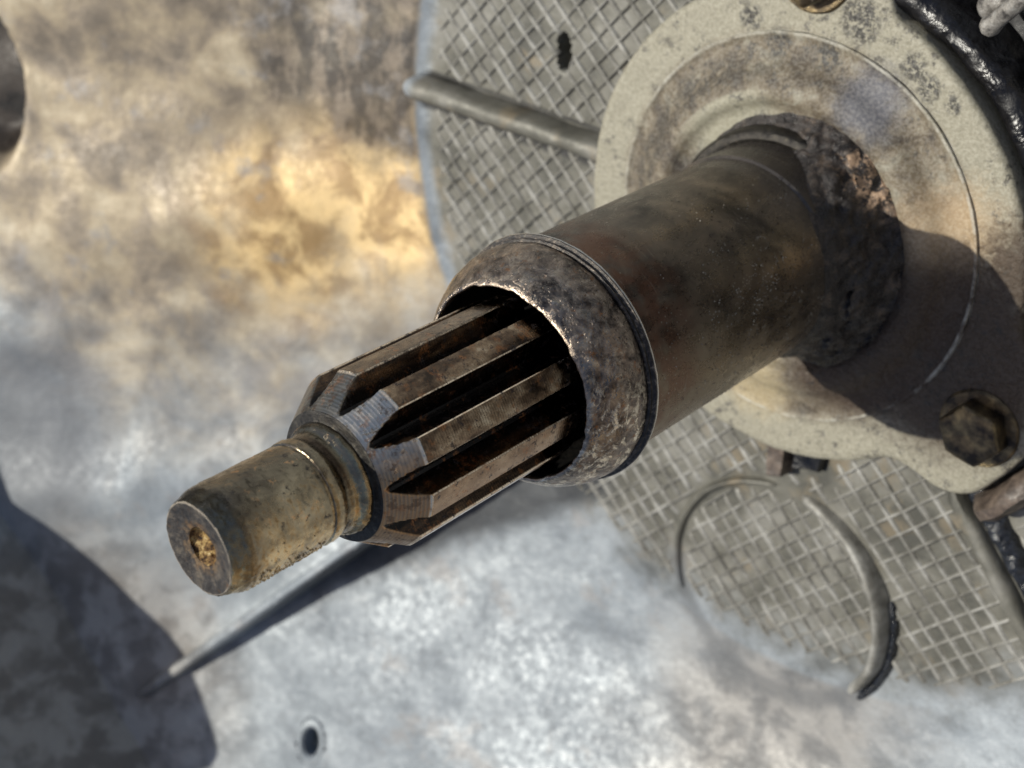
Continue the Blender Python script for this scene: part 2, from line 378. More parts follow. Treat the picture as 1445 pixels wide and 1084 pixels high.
def mat_bell():
    n = NT('stained_cast_aluminium')
    r = n.radius(); a = n.az()
    w1 = n.noise(0.28, 8, 0.62, dist=0.8); w2 = n.noise(0.75, 9, 0.6, dist=0.3, vec=n.vec((1, 1, 1), (3, 8, 2))); w3 = n.noise(4.0, 9, 0.7, vec=n.vec((1, 1, 1), (1, 2, 8)))
    c = n.ramp(w2, [(0.34, (0.18, 0.204, 0.228)), (0.46, (0.232, 0.26, 0.285)), (0.56, (0.275, 0.304, 0.33)), (0.68, (0.325, 0.355, 0.38))])
    c = n.mix(c, (0.15, 0.155, 0.16), n.math('MULTIPLY', n.rng(w3, 0.50, 0.64), 0.28))
    c = n.mix(c, (0.62, 0.63, 0.64), n.math('MULTIPLY', n.rng(w3, 0.46, 0.36), 0.15))
    out = n.rng(n.math('ADD', r, n.math('MULTIPLY', w2, 0.2)), 11.35, 11.55)
    # baked brown oil varnish on the far upper wall
    P1 = Vector((-17.5, 1.0, 2.5))
    var = n.blob(P1, 6.5, 13.5, w1, 9.0)
    col = n.ramp(w2, [(0.34, (0.17, 0.135, 0.095)), (0.45, (0.26, 0.205, 0.14)), (0.56, (0.38, 0.30, 0.19)), (0.68, (0.50, 0.415, 0.28))])
    c = n.mix(c, col, n.math('MULTIPLY', n.math('MULTIPLY', var, out), 0.9))
    amb = n.math('MAXIMUM', n.blob(hit(530, 270), 1.0, 4.2, w2, 3.5), n.blob(hit(400, 320), 0.6, 3.6, w2, 4.0))
    c = n.mix(c, n.mix((0.42, 0.26, 0.10), (0.95, 0.68, 0.32), n.rng(n.noise(0.9, 7, 0.6, vec=n.vec((1, 1, 1), (6, 1, 2)), dist=0.4), 0.4, 0.6)), n.math('MULTIPLY', n.math('MULTIPLY', amb, out), 0.8))
    soot = n.math('MAXIMUM', n.blob(hit(540, 110), 1.0, 3.6, w2, 4.0), n.blob(hit(470, 70), 0.4, 4.2, w2, 5.5))
    c = n.mix(c, n.mix((0.04, 0.036, 0.034), (0.17, 0.14, 0.11), n.rng(n.noise(2.2, 8, 0.7, vec=n.vec((1, 0.5, 1))), 0.45, 0.6)), n.math('MULTIPLY', n.math('MULTIPLY', soot, out), 0.9))
    patch = n.rng(n.noise(0.42, 8, 0.7, vec=n.vec((1, 1, 1), (11, 4, 2))), 0.54, 0.66)
    c = n.mix(c, (0.26, 0.25, 0.245), n.math('MULTIPLY', n.math('MULTIPLY', patch, out), 0.65))
    # grimy olive film on the flat middle
    c2 = n.ramp(w2, [(0.36, (0.062, 0.058, 0.043)), (0.5, (0.125, 0.117, 0.090)), (0.64, (0.20, 0.19, 0.16))])
    c2 = n.mix(c2, (0.22, 0.17, 0.10), n.math('MULTIPLY', n.rng(n.noise(0.9, 5, 0.6, vec=n.vec((1, 1, 1), (5, 5, 5))), 0.55, 0.7), 0.6))
    aa = n.math('ABSOLUTE', a)
    side = n.rng(aa, 125, 150)
    inn = n.mix(n.rng(n.math('ADD', r, n.math('MULTIPLY', w2, 3.0)), 11.2, 13.4, 1.0, 0.0), n.rng(n.math('ADD', r, n.math('MULTIPLY', w2, 0.6)), 11.15, 11.5, 1.0, 0.0), side)
    c = n.mix(c, c2, n.math('MULTIPLY', inn, 0.92))
    # warm grey drag of grime under the ring, grey patch at the far left, dark pockets
    wg = n.blob((0.5, -13.2, 0.3), 1.5, 5.5, w1, 4.0)
    c = n.mix(c, n.mix((0.13, 0.125, 0.12), (0.27, 0.255, 0.235), n.rng(w2, 0.4, 0.58)), n.math('MULTIPLY', n.math('MULTIPLY', wg, out), 0.85))
    far = n.math('MULTIPLY', n.rng(r, 21, 24), n.math('MULTIPLY', n.rng(a, -95, -60), n.rng(a, 40, 70, 1.0, 0.0)))
    c = n.mix(c, col, n.math('MULTIPLY', far, 0.8))  # unseen right wall tinted tan to add golden reflections
    rcd = n.t.nodes.new('ShaderNodeVectorMath'); rcd.operation = 'LENGTH'; n.put(rcd.inputs[0], n.vec((1, 1, 0), (-0.09, 9.32, 0)))
    rd = n.math('ADD', rcd.outputs['Value'], n.math('MULTIPLY', w2, 0.5))
    arc = n.math('MULTIPLY', n.math('MULTIPLY', n.rng(rd, 2.75, 3.0), n.rng(rd, 3.15, 3.55, 1.0, 0.0)), n.rng(n.axis(1), -9.8, -9.0, 1.0, 0.0))
    c = n.mix(c, (0.11, 0.115, 0.12), n.math('MULTIPLY', arc, 0.6))  # soft shading of the ring's lower edge painted as a grey band
    sg = n.blob(hit(130, 960), 3.0, 7.0, w1, 4.0)
    c = n.mix(c, n.mix((0.15, 0.135, 0.12), (0.30, 0.285, 0.265), n.rng(w2, 0.42, 0.58)), n.math('MULTIPLY', sg, 0.85))  # lower-left shadow tinted neutral through the wall colour
    lg = n.blob(hit(20, 600), 2.0, 4.4, w1, 2.0)
    c = n.mix(c, (0.15, 0.155, 0.165), n.math('MULTIPLY', lg, 0.75))
    c = n.mix(c, (0.006, 0.006, 0.006), n.blob((SLOT.x, SLOT.y, -1.0), 0.12, 0.3, w3, 0.5))  # darkness inside the slot painted in
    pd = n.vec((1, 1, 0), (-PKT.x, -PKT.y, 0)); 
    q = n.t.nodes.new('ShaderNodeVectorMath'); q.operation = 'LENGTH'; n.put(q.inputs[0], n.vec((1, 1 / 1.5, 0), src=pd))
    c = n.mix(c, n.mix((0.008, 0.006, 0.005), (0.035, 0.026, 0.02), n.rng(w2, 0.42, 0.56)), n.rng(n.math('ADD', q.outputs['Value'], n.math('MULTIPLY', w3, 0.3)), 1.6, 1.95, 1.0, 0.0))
    # long rib's shadow painted wider and blacker, mixed with oil grime
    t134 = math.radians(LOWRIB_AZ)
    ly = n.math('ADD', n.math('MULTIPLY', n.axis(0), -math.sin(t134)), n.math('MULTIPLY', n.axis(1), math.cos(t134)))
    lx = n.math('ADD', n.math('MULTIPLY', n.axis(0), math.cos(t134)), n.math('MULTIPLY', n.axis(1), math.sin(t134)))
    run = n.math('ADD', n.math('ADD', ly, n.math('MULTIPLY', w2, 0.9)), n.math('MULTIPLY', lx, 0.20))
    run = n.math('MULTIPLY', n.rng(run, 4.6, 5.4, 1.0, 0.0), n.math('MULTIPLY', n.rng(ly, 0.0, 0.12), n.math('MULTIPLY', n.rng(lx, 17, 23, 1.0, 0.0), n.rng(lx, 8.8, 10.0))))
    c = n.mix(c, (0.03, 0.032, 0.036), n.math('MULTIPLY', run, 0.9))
    # black shadow lines and grime painted along both sides of the short rib
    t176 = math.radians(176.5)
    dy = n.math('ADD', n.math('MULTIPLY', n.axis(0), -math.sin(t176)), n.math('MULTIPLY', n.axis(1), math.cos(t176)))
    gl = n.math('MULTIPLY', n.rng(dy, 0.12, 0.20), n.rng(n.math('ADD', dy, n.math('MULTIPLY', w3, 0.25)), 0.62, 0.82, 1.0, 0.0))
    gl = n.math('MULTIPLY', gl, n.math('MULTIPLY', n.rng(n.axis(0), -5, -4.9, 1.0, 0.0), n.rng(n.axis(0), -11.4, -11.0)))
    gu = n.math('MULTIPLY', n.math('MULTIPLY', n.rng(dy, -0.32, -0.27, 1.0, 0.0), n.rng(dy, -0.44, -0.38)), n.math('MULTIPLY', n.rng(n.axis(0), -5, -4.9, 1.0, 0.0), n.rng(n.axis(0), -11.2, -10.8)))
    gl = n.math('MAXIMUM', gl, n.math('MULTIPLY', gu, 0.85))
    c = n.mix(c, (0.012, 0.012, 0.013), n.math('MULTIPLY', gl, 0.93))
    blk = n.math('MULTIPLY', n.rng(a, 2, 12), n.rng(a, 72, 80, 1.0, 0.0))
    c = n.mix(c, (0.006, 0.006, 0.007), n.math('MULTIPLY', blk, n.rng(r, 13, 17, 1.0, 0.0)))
    b = n.bump(n.noise(5, 7, 0.6), 0.25, 0.05)
    b = n.bump(n.noise(0.8, 4, 0.5), 0.2, 0.3, b)
    return n.done(c, n.rng(w3, 0.3, 0.7, 0.42, 0.66), n.rng(inn, 0, 1, 0.2, 0.2), b)


def mat_ridge():
    n = NT('cast_ridge_aluminium')
    c = n.ramp(n.noise(1.6, 8, 0.66), [(0.32, (0.09, 0.086, 0.072)), (0.48, (0.21, 0.203, 0.18)), (0.64, (0.37, 0.363, 0.335))])
    return n.done(c, 0.55, 0.25, n.bump(n.noise(7, 7, 0.6), 0.4, 0.06))


def mat_bolt():
    n = NT('oily_bolt_steel')
    c = n.ramp(n.noise(2.4, 8, 0.65), [(0.38, (0.035, 0.028, 0.022)), (0.52, (0.14, 0.105, 0.06)), (0.66, (0.32, 0.24, 0.12))])
    return n.done(c, 0.32, 0.75, n.bump(n.noise(8, 8, 0.7), 0.45, 0.05))


def mat_rod():
    n = NT('bare_rod_steel')
    c = n.ramp(n.noise(4, 8, 0.7), [(0.35, (0.08, 0.075, 0.07)), (0.5, (0.32, 0.30, 0.27)), (0.7, (0.5, 0.49, 0.46))])
    return n.done(c, 0.45, 0.5, n.bump(n.noise(9, 8, 0.7), 0.7, 0.06))


M = dict(stub=mat_stub(), hole=mat_hole(), face=mat_face(), spline=mat_spline(), shoulder=mat_shoulder(), sleeve=mat_sleeve(),
         collar=mat_collar(), grease=mat_black(), inside=mat_inside(), crust=mat_crust(), cover=mat_cover(), bell=mat_bell(),
         ridge=mat_ridge(), bolt=mat_bolt(), rod=mat_rod(),
         seal=mat_seal(),
         brown=mat_black('brown_grimy_casting', (0.06, 0.045, 0.036), (0.17, 0.13, 0.10), 0.4, 4, 0.08, (0.3, 0.26, 0.2)),
         oil=mat_black('wet_blue_black_oil', (0.006, 0.007, 0.010), (0.03, 0.035, 0.045), 0.16, 4.5, 0.16))


# ------------------------------------------------------------------ mesh helpers
def link(name, me, mat, parent=None):
    o = bpy.data.objects.new(name, me); COL.objects.link(o)
    if mat: me.materials.append(mat)
    if parent: o.parent = parent
    return o


def thing(name, label, cat, loc=(0, 0, 0), group=None):
    o = bpy.data.objects.new(name, None); COL.objects.link(o); o.location = loc
    o.empty_display_size = 0.5
    o['label'] = label; o['category'] = cat
    if group: o['group'] = group
    return o


def finish(name, bm, mat, parent=None, sharp=38, off=None):
    bmesh.ops.recalc_face_normals(bm, faces=bm.faces)
    for f in bm.faces: f.smooth = True
    lim = R(sharp)
    for e in bm.edges:
        if len(e.link_faces) == 2 and e.calc_face_angle(0) > lim: e.smooth = False
    if off is not None: bmesh.ops.translate(bm, verts=bm.verts, vec=-Vector(off))
    me = bpy.data.meshes.new(name); bm.to_mesh(me); bm.free()
    return link(name, me, mat, parent)


def grid(rows, closed=True, flip=False):
    """rows of points -> quads"""
    bm = bmesh.new(); vs = [[bm.verts.new(p) for p in row] for row in rows]
    for i in range(len(vs) - 1):
        n = len(vs[i])
        for j in range(n if closed else n - 1):
            k = (j + 1) % n
            bm.faces.new((vs[i][j], vs[i][k], vs[i + 1][k], vs[i + 1][j]))
    return bm


def densify(prof, step):
    out = [prof[0]]
    for a, b in zip(prof, prof[1:]):
        L = math.hypot(b[0] - a[0], b[1] - a[1]); k = max(1, int(L / step))
        for i in range(1, k + 1): out.append((a[0] + (b[0] - a[0]) * i / k, a[1] + (b[1] - a[1]) * i / k))
    return out


def lathe(prof, seg=192, step=0.06, amp=0.0, freq=4.0, fn=None):
    rows = []
    for (r, z) in densify(prof, step):
        row = []
        for j in range(seg):
            t = 2 * math.pi * j / seg
            p = Vector((r * math.cos(t), r * math.sin(t), z))
            if amp: p += noise.noise_vector(p * freq) * amp + noise.noise_vector(p * freq * 3.1) * amp * 0.45
            if fn: p = fn(p, r, z, t)
            row.append(p)
        rows.append(row)
    return grid(rows)


def cap_end(bm, mat=None):
    pass


def fbm(p, o=4):
    return noise.fractal(p, 1.0, 2.0, o)


# ------------------------------------------------------------------ bell housing
housing = thing('bell_housing', 'stained pale cast aluminium clutch housing behind the shaft, its floor crossed by fine cast ridges', 'gearbox housing')
NA = 900
rads = [4.0]
while rads[-1] < 27.5: rads.append(rads[-1] + (0.09 if rads[-1] < 12 else 0.14))
rows = []
for r in rads:
    row = []
    for j in range(NA):
        t = 2 * math.pi * j / NA; x = r * math.cos(t); y = r * math.sin(t)
        row.append((x, y, bell_z(x, y)))
    rows.append(row)
shell = grid(rows)
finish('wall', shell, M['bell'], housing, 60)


def rim_h(az):
    """height of the bolting rim; unseen ears added to cast the shadow at the lower left"""
    e = 0
    for c, wd, h in ((-143.5, 8.5, 10.4), (-129, 9, 7.0), (-25, 85, 7.0)):  # ears shaped for their shadow; last entry raises the unseen right rim for reflections
        d = (az - c + 180) % 360 - 180
        e = max(e, h * max(0, 1 - abs(d / wd) ** 3))
    return 9.4 + e


rr = []
for k, (dr, f) in enumerate(((0, 0), (0.15, 0.25), (0.2, 0.5), (0.25, 0.75), (0.35, 0.97), (0.6, 1.0), (1.6, 1.0), (1.8, 0.97), (1.8, 0.0))):
    row = []
    for j in range(360):
        t = 2 * math.pi * j / 360; az = (math.degrees(t) + 180) % 360 - 180
        x = 27.4 * math.cos(t); y = 27.4 * math.sin(t); zb = bell_z(x, y) - 0.3
        rd = 27.4 + dr
        row.append((rd * math.cos(t), rd * math.sin(t), zb + (rim_h(az) - zb) * f + 0.15 * noise.noise(Vector((x * 0.5, y * 0.5, f * 3)))))
    rr.append(row)
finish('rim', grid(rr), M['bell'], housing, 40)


# radial ribs: a rounded bar whose crest follows a given line
def rib(name, az, r0, r1, top0, top1, wid, mat=None, label=None, step=0.2, wob=0.03, off=0.0, crest=None):
    t = R(az); u = Vector((math.cos(t), math.sin(t), 0)); n = Vector((-math.sin(t), math.cos(t), 0))
    rows = []; k = int((r1 - r0) / step)
    for i in range(k + 1):
        f = i / k; r = r0 + (r1 - r0) * f
        c = u * r + n * off
        zt = top0 + (top1 - top0) * f if crest is None else crest(r, f)
        zb = min(bell_z(c.x, c.y), zt) - 0.35
        wv = wid * (1 + 0.12 * noise.noise(Vector((r * 0.9, az, 0))))
        if i in (0, k): zt -= 0.12; wv *= 0.7
        prof = [(-0.80, zb), (-0.58, zt - 0.25), (-0.5, zt - 0.10), (-0.3, zt - 0.02), (0, zt), (0.3, zt - 0.02), (0.5, zt - 0.10), (0.58, zt - 0.25), (0.80, zb)]
        rows.append([c + n * (a * wv) + Vector((0, 0, z)) + noise.noise_vector(Vector((r * 2, a * 3, az))) * wob - Vector((0, 0, c.z)) for a, z in prof])
    bm = grid(rows, closed=False)
    for row in (0, k):
        vs = [v for v in bm.verts][row * 9:(row + 1) * 9]
        bm.faces.new(vs)
    o = finish(name, bm, mat or M['bell'], housing, 50)
    if label: o['label'] = label
    return o


rib('rib', 176.5, 5.0, 11.35, -0.45, -0.30, 0.42, label='rounded rib running from the cream cover to the far wall')
wz = lambda r, az: bell_z(r * math.cos(R(az)), r * math.sin(R(az)))


def lowcrest(r, f):
    e = wz(25.6, LOWRIB_AZ) + 0.35
    base = -0.3 + (e + 0.3) * max(0, (r - 6.0)) / 19.6
    return max(base, wz(r, LOWRIB_AZ) + 0.36)


rib('rib', LOWRIB_AZ, 5.2, 26.4, 0, 0, 0.31, label='long straight rib running down the pale wall under the shaft', crest=lowcrest)
rib('rib', -51.2, 6.2, 12.2, -0.72, -0.62, 0.34, label='narrow rib beside the wet black oil band')

# hub wall round the right side of the cover
def arc_wall(name, a0, a1, ri, ro, zt, mat, amp, label, fz=None):
    rows = []; k = int(abs(a1 - a0) * 1.6); ZT = zt
    rm = (ri + ro) / 2
    for i in range(k + 1):
        a = a0 + (a1 - a0) * i / k; t = R(a); zt = ZT - 0.8 * max(0, 1 - abs(a - a0) / 5.0) ** 2
        prof = [(ri, -1.3), (ri + 0.02, zt - 0.3), (ri + 0.12, zt - 0.08), (rm - 0.1, zt), (rm + 0.12, zt - 0.02), (ro - 0.14, zt - 0.12), (ro, zt - 0.4), (ro + 0.15, -1.3)]
        prof = densify(prof, 0.14)
        row = []
        for rd, z in prof:
            p = Vector((rd * math.cos(t), rd * math.sin(t), z))
            row.append(p + noise.noise_vector(p * 1.5) * amp + noise.noise_vector(p * 4.2) * amp * 0.5)
        rows.append(row)
    bm = grid(rows, closed=False); n = len(rows[0]); vv = list(bm.verts)
    bm.faces.new(vv[:n]); bm.faces.new(vv[-n:])
    o = finish(name, bm, mat, housing, 60); o['label'] = label
    return o


arc_wall('hub_wall', -6, 78, 4.93, 5.62, -0.10, M['grease'], 0.07, 'grease-blackened hub wall right of the cover')
arc_wall('hub_wall', -47.0, -10, 6.42, 7.0, 0.10, M['brown'], 0.07, 'brown crusted hub wall below the lower bolt')
# black sludge floor beyond the hub wall
rows = []
for i in range(60):
    r = 5.9 + i * 0.13; row = []
    for j in range(110):
        t = R(-2 + j * 0.8); p = Vector((r * math.cos(t), r * math.sin(t), -0.80))
        p.z += 0.22 * fbm(p * 0.9) + 0.07 * noise.noise(p * 4) + 0.35 * math.exp(-((r - 8.2) / 0.8) ** 2)
        if i in (0, 59) or j in (0, 109): p.z = -1.2
        row.append(p)
    rows.append(row)
o = finish('sludge', grid(rows, closed=False), M['grease'], housing, 70); o['label'] = 'thick black oil sludge beyond the hub wall'
# wet oil band beside the narrow rib
rows = []
t = R(-50.5); u = Vector((math.cos(t), math.sin(t), 0)); nn = Vector((-math.sin(t), math.cos(t), 0))
for i in range(90):
    r = 6.3 + i * 0.065; row = []
    wl_ = 0.62 * (1 - 0.35 * i / 90) + 0.16 * noise.noise(Vector((r * 2.4, 1, 1)))
    for j in range(12):
        f = j / 11; p = u * r + nn * (0.16 + wl_ * f)
        h = math.sin(math.pi * f) ** 0.5
        p.z = -1.06 + 0.34 * h + 0.09 * h * fbm(p * 3.0)
        row.append(p)
    rows.append(row)
o = finish('oil_band', grid(rows, closed=False), M['oil'], housing, 70); o['label'] = 'wet blue-black oil lying along the narrow rib'

# block under the cover
def block(name, pts, z0, z1, mat, parent, taper=0.06, amp=0.02):
    bm = bmesh.new(); c = (sum(p[0] for p in pts) / len(pts), sum(p[1] for p in pts) / len(pts))
    rings = []
    for z, s in ((z0, 1 + taper), (z1 - 0.06, 1.0), (z1, 0.92)):
        rings.append([bm.verts.new(((p[0] - c[0]) * s + c[0], (p[1] - c[1]) * s + c[1], z)) for p in pts])
    n = len(pts)
    for a, b in zip(rings, rings[1:]):
        for i in range(n): bm.faces.new((a[i], a[(i + 1) % n], b[(i + 1) % n], b[i]))
    bm.faces.new(rings[-1]); bm.faces.new(rings[0])
    bmesh.ops.subdivide_edges(bm, edges=bm.edges, cuts=3, use_grid_fill=True)
    for v in bm.verts: v.co += noise.noise_vector(v.co * 2) * amp
    return finish(name, bm, mat, parent, 35)


o = block('lug', [(-0.30, -4.7), (0.22, -4.6), (0.18, -5.95), (-0.22, -6.05)], -1.2, -0.52, M['brown'], housing, amp=0.05); o['label'] = 'brown narrow lug under the cover edge'
o = block('lug', [(0.30, -4.7), (1.05, -4.5), (0.95, -5.6), (0.34, -5.75)], -1.2, -0.72, M['grease'], housing, amp=0.08); o['label'] = 'black block standing in for the dark gap under the cover edge'  # grease-black block put in for the dark gap beside the lug

# ring bead on the floor, taller on its right side
RC = Vector((0.09, -9.32, 0)); RR = 2.83
def ring_bead(a0, a1, hfun, wfun, label, mat, shift=0.0, name='bead'):
    rows = []; k = int(abs(a1 - a0) / 2)
    for i in range(k + 1):
        a = a0 + (a1 - a0) * i / k; t = R(a); f = math.sin(math.pi * min(1, max(0, i / k))) ** 0.22 if 0 < i < k else 0.0
        h = hfun(a) * f; wd = wfun(a) * (0.25 + 0.75 * f)
        row = []
        for s in (-1, -0.75, -0.45, -0.15, 0.15, 0.45, 0.75, 1):
            rd = RR + shift + wd * s; x = RC.x + rd * math.cos(t); y = RC.y + rd * math.sin(t)
            z = bell_z(x, y) + h * (1 - abs(s) ** 2.5) - (0.08 if abs(s) == 1 else 0)
            row.append(Vector((x, y, z)) + noise.noise_vector(Vector((x, y, 0)) * 2.0) * 0.02)
        rows.append(row)
    o = finish(name, grid(rows, closed=False), mat, housing, 60); o['label'] = label


ring_bead(-38, 82, lambda a: 0.26 + 0.30 * math.exp(-((a + 5) / 50.0) ** 2), lambda a: 0.21, 'tall curved bead on the right of the ring on the ridged floor', M['ridge'])
ring_bead(-38, 22, lambda a: 0.16, lambda a: 0.12, 'black oily line deepening the shadow outside the tall bead', M['oil'], 0.25, 'oil_shade_line')  # black oily strip added to thicken the bead's outer shadow
ring_bead(95, 205, lambda a: 0.17, lambda a: 0.12, 'low curved bead on the left of the ring on the ridged floor', M['bell'])

# fine cast ridges crossing the floor at right angles, each one a part
def allowed(x, y):
    r = math.hypot(x, y); az = math.degrees(math.atan2(y, x))
    if not 4.7 < r < 10.75: return False
    if -10 < az < 84: return False
    for a, hw in ((176.5, 0.36), (LOWRIB_AZ, 0.36), (-50.5, 0.20)):
        t = R(a); dx = x * math.cos(t) + y * math.sin(t); dy = -x * math.sin(t) + y * math.cos(t)
        if dx > 0 and abs(dy) < hw: return False
    t = R(-50.5); dx = x * math.cos(t) + y * math.sin(t); dy = -x * math.sin(t) + y * math.cos(t)
    if dx > 0 and 0 < dy < 0.75: return False
    if -48 < az < -10 and r < 7.3: return False
    d = math.hypot(x - RC.x, y - RC.y)
    if abs(d - RR) < 0.18: return False
    if math.hypot((x - SLOT.x) / 0.2, (y - SLOT.y) / 0.45) < 1: return False
    if -0.1 < x < 1.2 and -5.95 < y < -4.5: return False
    return True


def ridge(pts, dirv, wid, h):
    n = Vector((-dirv.y, dirv.x, 0)); rows = []
    for i, p in enumerate(pts):
        e = 0.25 if i in (0, len(pts) - 1) else 1.0
        hh = h * e * (0.8 + 0.5 * noise.noise(Vector((p.x * 1.1, p.y * 1.1, wid * 40))))
        ww = wid * (1 + 0.25 * noise.noise(Vector((p.x * 1.6, p.y * 1.6, 7 + wid * 10))))
        jx = 0.018 * noise.noise(Vector((p.x * 1.2, p.y * 1.2, 2)))
        zb = bell_z(p.x, p.y)
        rows.append([p + n * (s * ww + jx) + Vector((0, 0, zb + z - p.z)) for s, z in ((-1, -0.05), (-0.45, hh * 0.85), (0, hh), (0.45, hh * 0.85), (1, -0.05))])
    return grid(rows, closed=False)


PITCH = 0.42
count = 0
for ang, o0, wid, h in ((-45, 0.03, 0.085, 0.085), (45, 0.11, 0.042, 0.095)):
    d = Vector((math.cos(R(ang)), math.sin(R(ang)), 0)); n = Vector((-d.y, d.x, 0))
    for i in range(-27, 28):
        off = i * PITCH + o0; run = []
        big = []
        s = -11.0
        while s <= 11.0:
            p = n * off + d * s
            if allowed(p.x, p.y): run.append(p)
            else:
                if len(run) > 3: big.append(run)
                run = []
            s += 0.14
        for run in big:
            bm = ridge(run, d, wid * (0.85 + 0.4 * random.random()), h)
            finish('ridge', bm, M['ridge'], housing, 80); count += 1
print('ridges', count)

# threaded hole
TZ = max(bell_z(THR.x + 0.8, THR.y), bell_z(THR.x, THR.y + 0.8)) * 0.5 + min(bell_z(THR.x + 0.8, THR.y), bell_z(THR.x - .8, THR.y)) * 0.5
prof = []
for i in range(15):
    z = 0.02 - i * 0.13
    prof += [(0.56, z), (0.46, z - 0.065)]
gx = (bell_z(THR.x + 1, THR.y) - bell_z(THR.x - 1, THR.y)) / 2; gy = (bell_z(THR.x, THR.y + 1) - bell_z(THR.x, THR.y - 1)) / 2
TZ = (bell_z(THR.x + 1, THR.y) + bell_z(THR.x - 1, THR.y) + bell_z(THR.x, THR.y + 1) + bell_z(THR.x, THR.y - 1)) / 4
nrm = Vector((-gx, -gy, 1))
Q = nrm.to_track_quat('Z', 'Y').to_matrix().to_4x4(); Q.translation = Vector((THR.x, THR.y, TZ + 0.02))
bm = lathe([(0.78, -0.03), (0.74, 0.015), (0.60, 0.012)] + prof + [(0.0, prof[-1][1])], 64, 0.2)
bmesh.ops.transform(bm, matrix=Q, verts=bm.verts)
hx_ = Vector((cx.x, cx.y, 0)).normalized()
for v in bm.verts:                                              # the casting's hole is a narrow oval
    k_ = (v.co - THR).dot(hx_) * -0.38
    v.co += hx_ * k_ + Vector((0, 0, (gx * hx_.x + gy * hx_.y) * k_))
o = finish('threaded_hole', bm, M['bell'], housing, 30)

# ------------------------------------------------------------------ bearing cover with guide sleeve
cover = thing('bearing_cover', 'cream and brown stained round bearing cover with a long dark guide sleeve', 'bearing cover', (0, 0, -1.0))
CZ = (0, 0, -1.0)
LOBE = [(0, 6.28), (6, 6.3), (12, 6.28), (15, 6.12), (17.5, 5.85), (20, 5.42), (22.5, 5.12), (26, 4.97), (180, 4.95)]
def flange_r(az):
    best = 4.95
    for c, sc in ((-31, 1.0), (89, 0.80), (209, 0.8)):
        d = abs((az - c + 180) % 360 - 180) / sc
        for (a0, r0), (a1, r1) in zip(LOBE, LOBE[1:]):
            if a0 <= d <= a1:
                f = (d - a0) / (a1 - a0); best = max(best, r0 + (r1 - r0) * f)
    return best


SEG = 540
fr = [flange_r(j * 360 / SEG) for j in range(SEG)]
fr = [v - 0.13 * math.exp(-(((j * 360 / SEG) - 42) / 26.0) ** 2) for j, v in enumerate(fr)]
for _ in range(6): fr = [(fr[j - 1] + fr[j] * 2 + fr[(j + 1) % SEG]) / 4 for j in range(SEG)]
rows = []
for kind, val, z in [('e', 0.0, -0.62), ('e', 0.0, -0.12), ('e', -0.03, -0.05), ('e', -0.08, -0.015), ('e', -0.14, 0.0)] + [('f', k / 10, 0.0) for k in range(1, 11)]:
    row = []
    for j in range(SEG):
        t = 2 * math.pi * j / SEG
        rd = fr[j] + val if kind == 'e' else (fr[j] - 0.14) * (1 - val) + 4.04 * val
        p = Vector((rd * math.cos(t), rd * math.sin(t), z))
        p += noise.noise_vector(p * 2.2) * 0.022 + noise.noise_vector(p * 7) * 0.006
        row.append(p)
    rows.append(row)
finish('flange', grid(rows), M['cover'], cover, 50, CZ)
dome = [(4.04, 0.0), (4.045, 0.03), (4.03, 0.055), (3.99, 0.06), (3.95, 0.035), (3.88, 0.02), (3.80, 0.03), (3.6, 0.07), (3.45, 0.14), (3.25, 0.32), (3.05, 0.42), (2.9, 0.44), (2.78, 0.42), (2.72, 0.34), (2.6, 0.27), (2.3, 0.25), (1.95, 0.25)]
finish('dome', lathe(dome, 300, 0.07, 0.014, 1.6), M['cover'], cover, 50, CZ)
finish('base_ring', lathe([(2.32, 0.2), (2.30, 0.62), (2.24, 0.72), (2.12, 0.76), (2.03, 0.72)], 220, 0.05, 0.008, 3), M['shoulder'], cover, 40, CZ)
finish('sleeve', lathe([(2.05, 0.4), (2.055, 1.72), (2.05, 1.76), (2.005, 1.80), (2.0, 1.86), (2.0, 7.22), (1.9, 7.22)], 256, 0.12, 0.004, 2.5), M['sleeve'], cover, 35, CZ)


# lumpy crust of dried grease round the foot of the sleeve
def crust_row():
    rows = []
    A0, A1 = -75, 150; k = 460
    for i in range(k + 1):
        a = A0 + (A1 - A0) * i / k; t = R(a)
        f = min(1, (a - A0) / 18, (A1 - a) / 45); f = max(0, f) ** 0.6
        if a > 55: f *= 1 - 0.62 * min(1, (a - 55) / 45)
        row = []
        for j in range(26):
            g = j / 25
            rd = 2.0 + 0.94 * g * (0.35 + 0.65 * f)
            rt0 = max(0, min(1, (80 - a) / 40.0))
            h = 0.22 + ((0.8 + 0.9 * rt0) * (1 - g) ** 1.7 + 0.14 * math.sin(math.pi * g)) * f
            p = Vector((rd * math.cos(t), rd * math.sin(t), h))
            dn = f * (0.35 + 0.65 * math.sin(math.pi * min(1, g + 0.15)))
            rt = max(0, min(1, (75 - a) / 30.0))
            c = (noise.noise(p * 2.2) * 0.20 + noise.noise(p * 5.2) * 0.10) * (0.5 + 0.6 * rt) + noise.noise(p * 14) * 0.025
            cr = 0.0; dn *= min(1.0, 0.1 + 2.6 * g)
            p.z += (c + cr) * dn * 1.2
            p += Vector((math.cos(t), math.sin(t), 0)) * (noise.noise(p * 5 + Vector((9, 0, 0))) * 0.10 * dn)
            if j == 25 or i in (0, k): p.z = 0.15
            row.append(p)
        rows.append(row)
    return grid(rows, closed=False)


o = finish('grease_crust', crust_row(), M['crust'], cover, 55, CZ); o['label'] = 'cracked black and rust crust round the sleeve foot'

